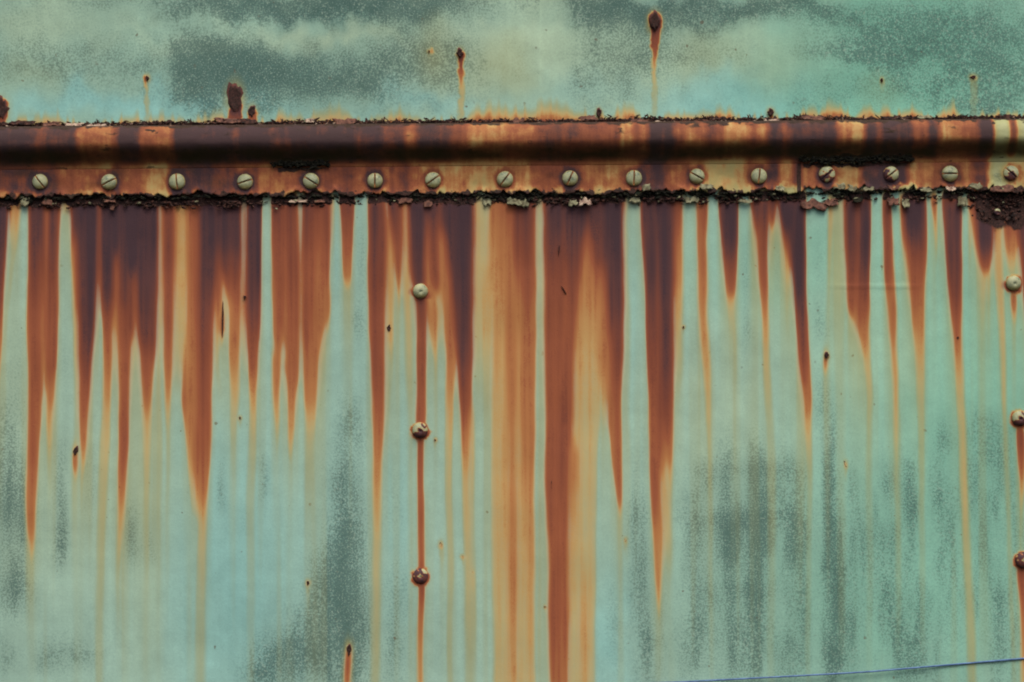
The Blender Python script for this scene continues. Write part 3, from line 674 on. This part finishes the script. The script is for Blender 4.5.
M_head = weathered('painted_screw_head', bump=.3, rough=.45, fine=1.6)
hm = [head_mesh('slotted_head', 8.1, 4.6, True, seed=q, rusty=.0 + .04 * q) for q in (1, 2, 3)]
hr = [head_mesh('slotted_head_rusty', 8.0, 4.3, True, seed=q, rusty=.55) for q in (5, 6)]
def place(name, me, px, py, d, rot, label=None, parent=None):
    o = link(name, me, M_head, parent, P(px, py, d)); o.rotation_euler = (0, -math.radians(rot), 0)
    if label: o['label'] = label
    return o
for k, (x, y, rot, ru) in enumerate(SCREWS):
    lab = 'slotted screw head half browned by rust' if ru else None
    me_ = head_mesh('slotted_head', 8.0 + .25 * ((k * 7) % 5 - 2) / 2, 4.2 + .4 * ((k * 5) % 3), True, seed=k + 2, rusty=(.25 if ru else 0), rot=rot) if 0 <= x <= 1024 else hm[k % 3]
    place('screw', me_, x + (x - 512) * -.002, y, 3.9, rot, lab, mould)
d1 = head_mesh('dome_head', 7.6, 5.2, False, 1.2, 8, .02, 2.2)
d2 = head_mesh('dome_head_rusty', 7.8, 5.0, False, 1.8, 9, .30, 2.2)
d3 = head_mesh('dome_head_brown', 8.0, 4.8, False, 1.5, 12, .75, 2.2)
for (x, y, me, lb) in ((420.5,291,d1,'cleanest dome-headed rivet of the middle column'),(420,430,d2,'dome-headed rivet with rust eating its lower side'),(420.5,576,d3,'brown rusted dome-headed rivet'),
                       (1013.5,283,d1,'pale rivet at the right edge'),(1019.5,418,d2,None),(1023.5,560,d3,None),(420.5,722,d2,None),(1026,702,d2,None)):
    place('rivet', me, x, y, .2, 0, lb, lower)
nub = head_mesh('nail_head', 3.4, 2.4, False, 1.4, 14, .25, 2.0)
place('nail', nub, 997, 212, .8, 0, 'tiny ring-topped nail in the dark crust', lower)

# ------------------------------------------------------------------ rust pits in the sheets
def pit(px, py, rx, ry, parent, seed, tilt=0, rim=.35, tone=.98):
    na, ng = 22, 6
    V = []; ru = []; cr_ = []
    for i in range(ng):
        f = i / (ng - 1)
        for j in range(na):
            a = 2 * math.pi * j / na
            w_ = 1 + (float(vnoise(3 + math.cos(a) * 2.6 + seed * 7, 3 + math.sin(a) * 2.6, seed)) - .5) * .85 * f
            x = math.cos(a) * rx * f * w_; y = math.sin(a) * ry * f * w_
            if y < 0: x *= max(.4, 1 + y / ry * .5)      # narrows downward
            x += y * tilt
            h = (.5 + .9 * math.exp(-((f - .68) / .17) ** 2) * rim * 2.4) * (1 if f < .99 else 0) - (1.2 if f > .99 else 0)
            h += (float(vnoise(x * .9 + 31, y * .9 + 17, seed + 2)) - .5) * .7 * (f < .9)
            V.append((x * S, -h * S, y * S)); ru.append(1.0 if f < .8 else .9); cr_.append(.85 if f < .75 else .5)
    F = []
    for i in range(ng - 1):
        for j in range(na):
            F.append((i * na + j, i * na + (j + 1) % na, (i + 1) * na + (j + 1) % na, (i + 1) * na + j))
    me = make_mesh('rust_pit', np.array(V), F, {'rust': ru, 'grime': [0] * len(V), 'crust': cr_}, {'paint': np.ones((len(V), 3)) * lin((150, 175, 150)) / K})
    return link('rust_pit', me, M_panel, parent, P(px, py, -.6))
def depth_at(): return 0
for k, (x, y, rx, ry, t_) in enumerate(PITS_LOW):
    pit(x, y, rx, ry, lower, 30 + k, t_)
for k, (x, y, rx, ry, t_) in enumerate(PITS_UP):
    pit(x, y, rx, ry, upper, 70 + k, t_)

# ------------------------------------------------------------------ crumbling crust and flakes along both edges
ICO_V = []
g_ = (1 + 5 ** .5) / 2
for a in (-1, 1):
    for b in (-g_, g_): ICO_V += [(0, a, b), (a, b, 0), (b, 0, a)]
ICO_V = np.array(ICO_V) / math.sqrt(1 + g_ * g_)
def hull(v):
    import bmesh
    bm = bmesh.new()
    for q in v: bm.verts.new(q)
    bmesh.ops.convex_hull(bm, input=bm.verts); bm.verts.index_update()
    f = np.array([[x.index for x in p.verts] for p in bm.faces]); bm.free(); return f
ICO_F = hull(ICO_V)
def chips(name, px, py, d, sx, sy, sz, tilt, mat, parent, seed):
    r = np.random.default_rng(seed); n = len(px)
    V = ICO_V[None] * (1 + (r.random((n, 12, 1)) - .5) * .8)
    V = V * np.stack([sx, sz, sy], 1)[:, None, :]
    a = (r.random(n) - .5) * 2 * tilt; b = (r.random(n) - .5) * 2 * tilt; c = r.random(n) * 6.28 * .25
    def rot(V, ang, i, j):
        ca, sa = np.cos(ang)[:, None], np.sin(ang)[:, None]
        vi, vj = V[:, :, i].copy(), V[:, :, j].copy(); V[:, :, i] = vi * ca - vj * sa; V[:, :, j] = vi * sa + vj * ca
    rot(V, c - .78, 0, 2); rot(V, a, 1, 2); rot(V, b, 0, 1)
    pos = np.stack([(px - 512), -d, ZC / S + 341 - py], 1)
    V = (V + pos[:, None, :]) * S
    F = (ICO_F[None] + (np.arange(n) * 12)[:, None, None]).reshape(-1, 3)
    me = make_mesh(name, V.reshape(-1, 3), F, smooth=False)
    o = link(name, me, mat, parent); o['kind'] = 'stuff'; return o
def scatter(n, x0=-415, x1=1435, seed=1, den=None):
    r = np.random.default_rng(seed); x = r.uniform(x0, x1, n)
    if den is not None: x = x[r.random(n) < den(x)]
    return x, np.random.default_rng(seed + 1)
# black mossy lumps filling the gap below the flange
thick = lambda x: .16 + .62 * sst(.35, .6, fbm(x / 9, x * 0, 148, 2)) * sst(.38, .62, fbm(x / 30, x * 0, 149, 3)) * (1 - .6 * sst(262, 280, x) * sst(400, 380, x)) + .25 * sst(440, 460, x) * sst(660, 640, x)
GAPS = gaps + [(97, 101), (156, 162), (240, 246), (297, 302), (384, 388), (403, 409), (476, 490), (536, 545), (829, 845), (893, 902), (938, 945)]
def gapm(x):
    g = np.ones_like(x)
    for a, b in GAPS: g = g * (1 - .8 * sst(a - 3, a, x) * sst(b + 3, b, x))
    return g
x, r = scatter(6500, seed=11, den=thick); n = len(x)
y = 195.0 + T(x) + r.normal(0, 2.3, n) * thick(x) * 1.3 + (fbm(x / 22, x * 0, 151, 3) - .5) * 4
chips('mossy_crust', x, y, r.uniform(-.2, 3.0, n), r.uniform(.8, 4.2, n), r.uniform(.4, 1.4, n), r.uniform(.3, .9, n), .5, M_moss, mould, 12)
x, r = scatter(3400, seed=21, den=lambda x: gapm(x) * (.3 + .7 * sst(.4, .65, fbm(x / 18, x * 0, 153, 3)))); n = len(x)
y = 199.3 + T(x) + np.abs(r.normal(0, 2.6, n)) * (1 + 1.6 * sst(960, 990, x))
chips('rust_crumbs', x, y, r.uniform(-.6, 1.5, n), r.uniform(.8, 3.4, n), r.uniform(.4, 1.6, n), r.uniform(.3, .8, n), .5, M_crust, lower, 22)
# heavy dark scab at the right-hand end
x = np.random.default_rng(5).uniform(968, 1060, 110); r = np.random.default_rng(6); n = len(x)
y = r.uniform(194, 226, n) - 3.5 - sst(985, 965, x) * 10
chips('scab_crumbs', x, y, r.uniform(-.9, .8, n), r.uniform(1, 4.2, n), r.uniform(.6, 2.4, n), r.uniform(.2, .5, n), .22, M_crust, lower, 23)
# ragged dark line along the top of the bead, standing spikes of rust above it
x, r = scatter(7000, seed=31); n = len(x)
hump = 6 * (sst(205, 225, x) * sst(262, 245, x) + .7 * sst(578, 590, x) * sst(605, 592, x) + .6 * sst(622, 640, x) * sst(672, 660, x)) * r.random(n)
y = 122.6 + T(x) + r.normal(0, 1.6, n) - hump * .6 + (fbm(x / 16, x * 0, 155, 3) - .5) * 4.4
chips('rust_ridge', x, y, r.uniform(-.5, 3.4, n), r.uniform(.9, 3.2, n), r.uniform(.35, 1.0, n), r.uniform(.4, 1.2, n), .5, M_crust, mould, 32)
x, r = scatter(3000, seed=41, den=lambda x: sst(.42, .7, fbm(x / 15, x * 0, 157, 3))); n = len(x)
hh = r.uniform(.6, 2.5, n) * (.5 + 1.0 * sst(.4, .8, vnoise(x / 6, x * 0, 159)))
y = 121.5 + T(x) - hh * .8
chips('rust_spikes', x, y, r.uniform(-1.2, .8, n), r.uniform(.3, .75, n), hh, r.uniform(.3, .6, n), .25, M_crust, upper, 42)
# scraps of old paint curling off both edges
x, r = scatter(240, seed=51, den=lambda x: .3 + .7 * sst(600, 800, x)); n = len(x)
y = 199.5 + T(x) + r.normal(0, 2.6, n)
chips('paint_scraps', x, y, r.uniform(.5, 3.8, n), r.uniform(.8, 2.6, n), r.uniform(.4, 1.6, n), r.uniform(.2, .4, n), .9, M_chip, mould, 52)
x, r = scatter(520, seed=61, den=lambda x: sst(.45, .6, fbm(x / 20, x * 0, 161, 3))); n = len(x)
y = 122.6 + T(x) + r.normal(0, 1.3, n)
chips('paint_scraps', x, y, r.uniform(1.5, 4.2, n), r.uniform(.8, 2.8, n), r.uniform(.3, .8, n), r.uniform(.2, .4, n), .6, M_pale, mould, 62)
# crumbs in the two open slits under the bead
for (a, b, yy) in SLITS:
    r = np.random.default_rng(a); n = (b - a) * 5; x = r.uniform(a, b, n)
    y = yy + T(x) + 2 + r.normal(0, 1.6, n) + (fbm(x / 14, x * 0, 163, 3) - .5) * 5
    chips('slit_crust', x, y, r.uniform(4, 8.5, n), r.uniform(.8, 3.2, n), r.uniform(.3, 1.1, n), r.uniform(.3, .9, n), .5, M_moss, mould, a + 1)

def flake(name, px, py, d, wd, ht, mat, parent, seed, lift=2.5, label=None):
    """a thin curled plate with a torn outline"""
    nx, ny = 9, 5
    top = []; 
    for i in range(ny):
        for j in range(nx):
            u = j / (nx - 1) - .5; v = i / (ny - 1) - .5
            k = 1 + (float(vnoise(u * 4 + seed, v * 4, seed)) - .5) * .5
            x = u * wd * k * (1 - .35 * abs(v) * 2 * float(vnoise(seed, i, 3)))
            y = v * ht * k + (float(vnoise(u * 7 + 3, seed * 1.3, 5)) - .5) * ht * .55
            z = lift * (.5 - v) ** 2 + (float(vnoise(u * 3, v * 3 + seed, 6)) - .5) * 1.4
            top.append((x * S, -z * S, y * S))
    V = np.array(top + [(x, y + .7 * S, z) for x, y, z in top]); n0 = len(top)
    F = []
    for i in range(ny - 1):
        for j in range(nx - 1):
            a = i * nx + j; q = (a, a + 1, a + nx + 1, a + nx); F.append(q); F.append(tuple(n0 + t for t in reversed(q)))
    ring = list(range(nx)) + [i * nx + nx - 1 for i in range(1, ny)] + [(ny - 1) * nx + j for j in range(nx - 2, -1, -1)] + [i * nx for i in range(ny - 2, 0, -1)]
    for a, b in zip(ring, ring[1:] + ring[:1]): F.append((b, a, n0 + a, n0 + b))
    o = link(name, make_mesh(name, V, F), mat, parent, P(px, py, d))
    if label: o['label'] = label
    return o
for k, (x, y, d, w_, h_, m_, pa) in enumerate([
    (815,205,1.6,26,9,M_brown,lower),(832,203,1.8,14,7,M_brown,lower),(514,202,3,15,7,M_chip,mould),(524,203,2.5,10,7,M_chip,mould),(585,202,3,14,6,M_pale,mould),(573,203,2.4,9,6,M_chip,mould),
    (298,201,2.2,19,2.6,M_pale,mould),(320,201.5,2,11,2.5,M_brown,mould),(405,201,2.4,14,5,M_brown,mould),(428,204,1.8,9,6,M_brown,mould),(26,201,2.5,9,8,M_chip,mould),(48,202,1.6,10,6,M_brown,lower),(110,200.5,2.4,13,3,M_brown,mould),(113,207,1,5,6,M_brown,lower),
    (487,202,1.6,9,7,M_chip,mould),(634,199,1.4,12,7,M_chip,lower),(692,200,1.2,13,6,M_chip,lower),(893,201,2,12,7,M_brown,lower),(905,203,2,9,8,M_chip,lower),(962,201,2,9,9,M_chip,lower),(858,199.5,2.4,9,5,M_moss,mould),(745,201,2,14,3,M_chip,mould),
    (1000,189,5,22,7,M_brown,mould),(1016,190,4.5,12,6,M_crust,mould),(975,187,5,14,6,M_chip,mould),(838,187,5,13,6,M_chip,mould),(852,189,4.6,9,6,M_chip,mould),(868,189,4.6,11,4,M_chip,mould),(646,188.5,5,9,6,M_chip,mould),(706,187,5,13,5,M_chip,mould),
    (780,189,4.6,9,5,M_chip,mould),(893,188,4.6,12,4,M_brown,mould),(950,189,4.8,10,4,M_pale,mould),(925,190,4.6,12,4,M_chip,mould),
    (498,127,5,15,3.2,M_pale,mould),(464,126,4.6,13,4,M_pale,mould),(452,128.5,5.5,8,3,M_pale,mould),(518,122,3.4,13,6,M_brown,mould),(545,125,4,14,3,M_pale,mould),(228,121,3,26,5,M_brown,mould),(247,122,3,18,5,M_crust,mould),(588,118,2,17,5,M_brown,mould),
    (640,121,2.6,22,4,M_brown,mould),(660,122.5,3.6,12,3,M_pale,mould),(700,121,3,16,3.5,M_brown,mould),(22,123,3,26,4,M_crust,mould),(52,124,3,18,4,M_brown,mould),(75,125,3.4,18,3,M_pale,mould),(98,126,3.6,20,3,M_pale,mould),(310,121,2.6,10,4,M_pale,mould),
    (345,122,3,22,6,M_brown,mould),(361,130,6,9,5,M_pale,mould),(812,118.5,3,26,4,M_brown,mould),(925,117,3,16,3,M_chip,mould),(942,122,4,9,3,M_pale,mould),(890,118,3,18,3,M_crust,mould),(1005,117,3,14,4,M_crust,mould),(770,121,3.6,16,3,M_pale,mould),(330,132,8,22,3.5,M_brown,mould)]):
    flake('rust_flake' if m_ in (M_brown, M_crust, M_moss) else 'paint_flake', x, y, d, w_, h_, m_, pa, 200 + k, lift=rnd.uniform(1.2, 3),
          label='broad brown flake hanging under the flange' if k == 0 else None)

# ------------------------------------------------------------------ thin blue wire
pts = []
for x in np.linspace(380, 1400, 90):
    y = np.interp(x, [380, 680, 750, 870, 1024, 1400], [694, 682, 678, 671, 658.5, 622]) + 1.2 * math.sin(x / 60) * .3
    pts.append(np.array(P(x, y, 2.2 + .5 * math.sin(x / 90))))
pts = np.array(pts); V = []; F = []; ns = 8; rad = .85 * S
for i, p in enumerate(pts):
    t_ = pts[min(i + 1, len(pts) - 1)] - pts[max(i - 1, 0)]; t_ /= np.linalg.norm(t_)
    a = np.cross(t_, (0, 1, 0)); a /= np.linalg.norm(a); b = np.cross(t_, a)
    for k in range(ns):
        an = 2 * math.pi * k / ns; V.append(p + rad * (math.cos(an) * a + math.sin(an) * b))
for i in range(len(pts) - 1):
    for k in range(ns):
        F.append((i * ns + k, i * ns + (k + 1) % ns, (i + 1) * ns + (k + 1) % ns, (i + 1) * ns + k))
F.append(tuple(range(ns))[::-1]); F.append(tuple((len(pts) - 1) * ns + k for k in range(ns)))
wo = link('wire', make_mesh('wire', np.array(V), F), M_wire)
wo['label'] = 'thin dark blue wire crossing the bottom right corner of the green sheet'; wo['category'] = 'wire'
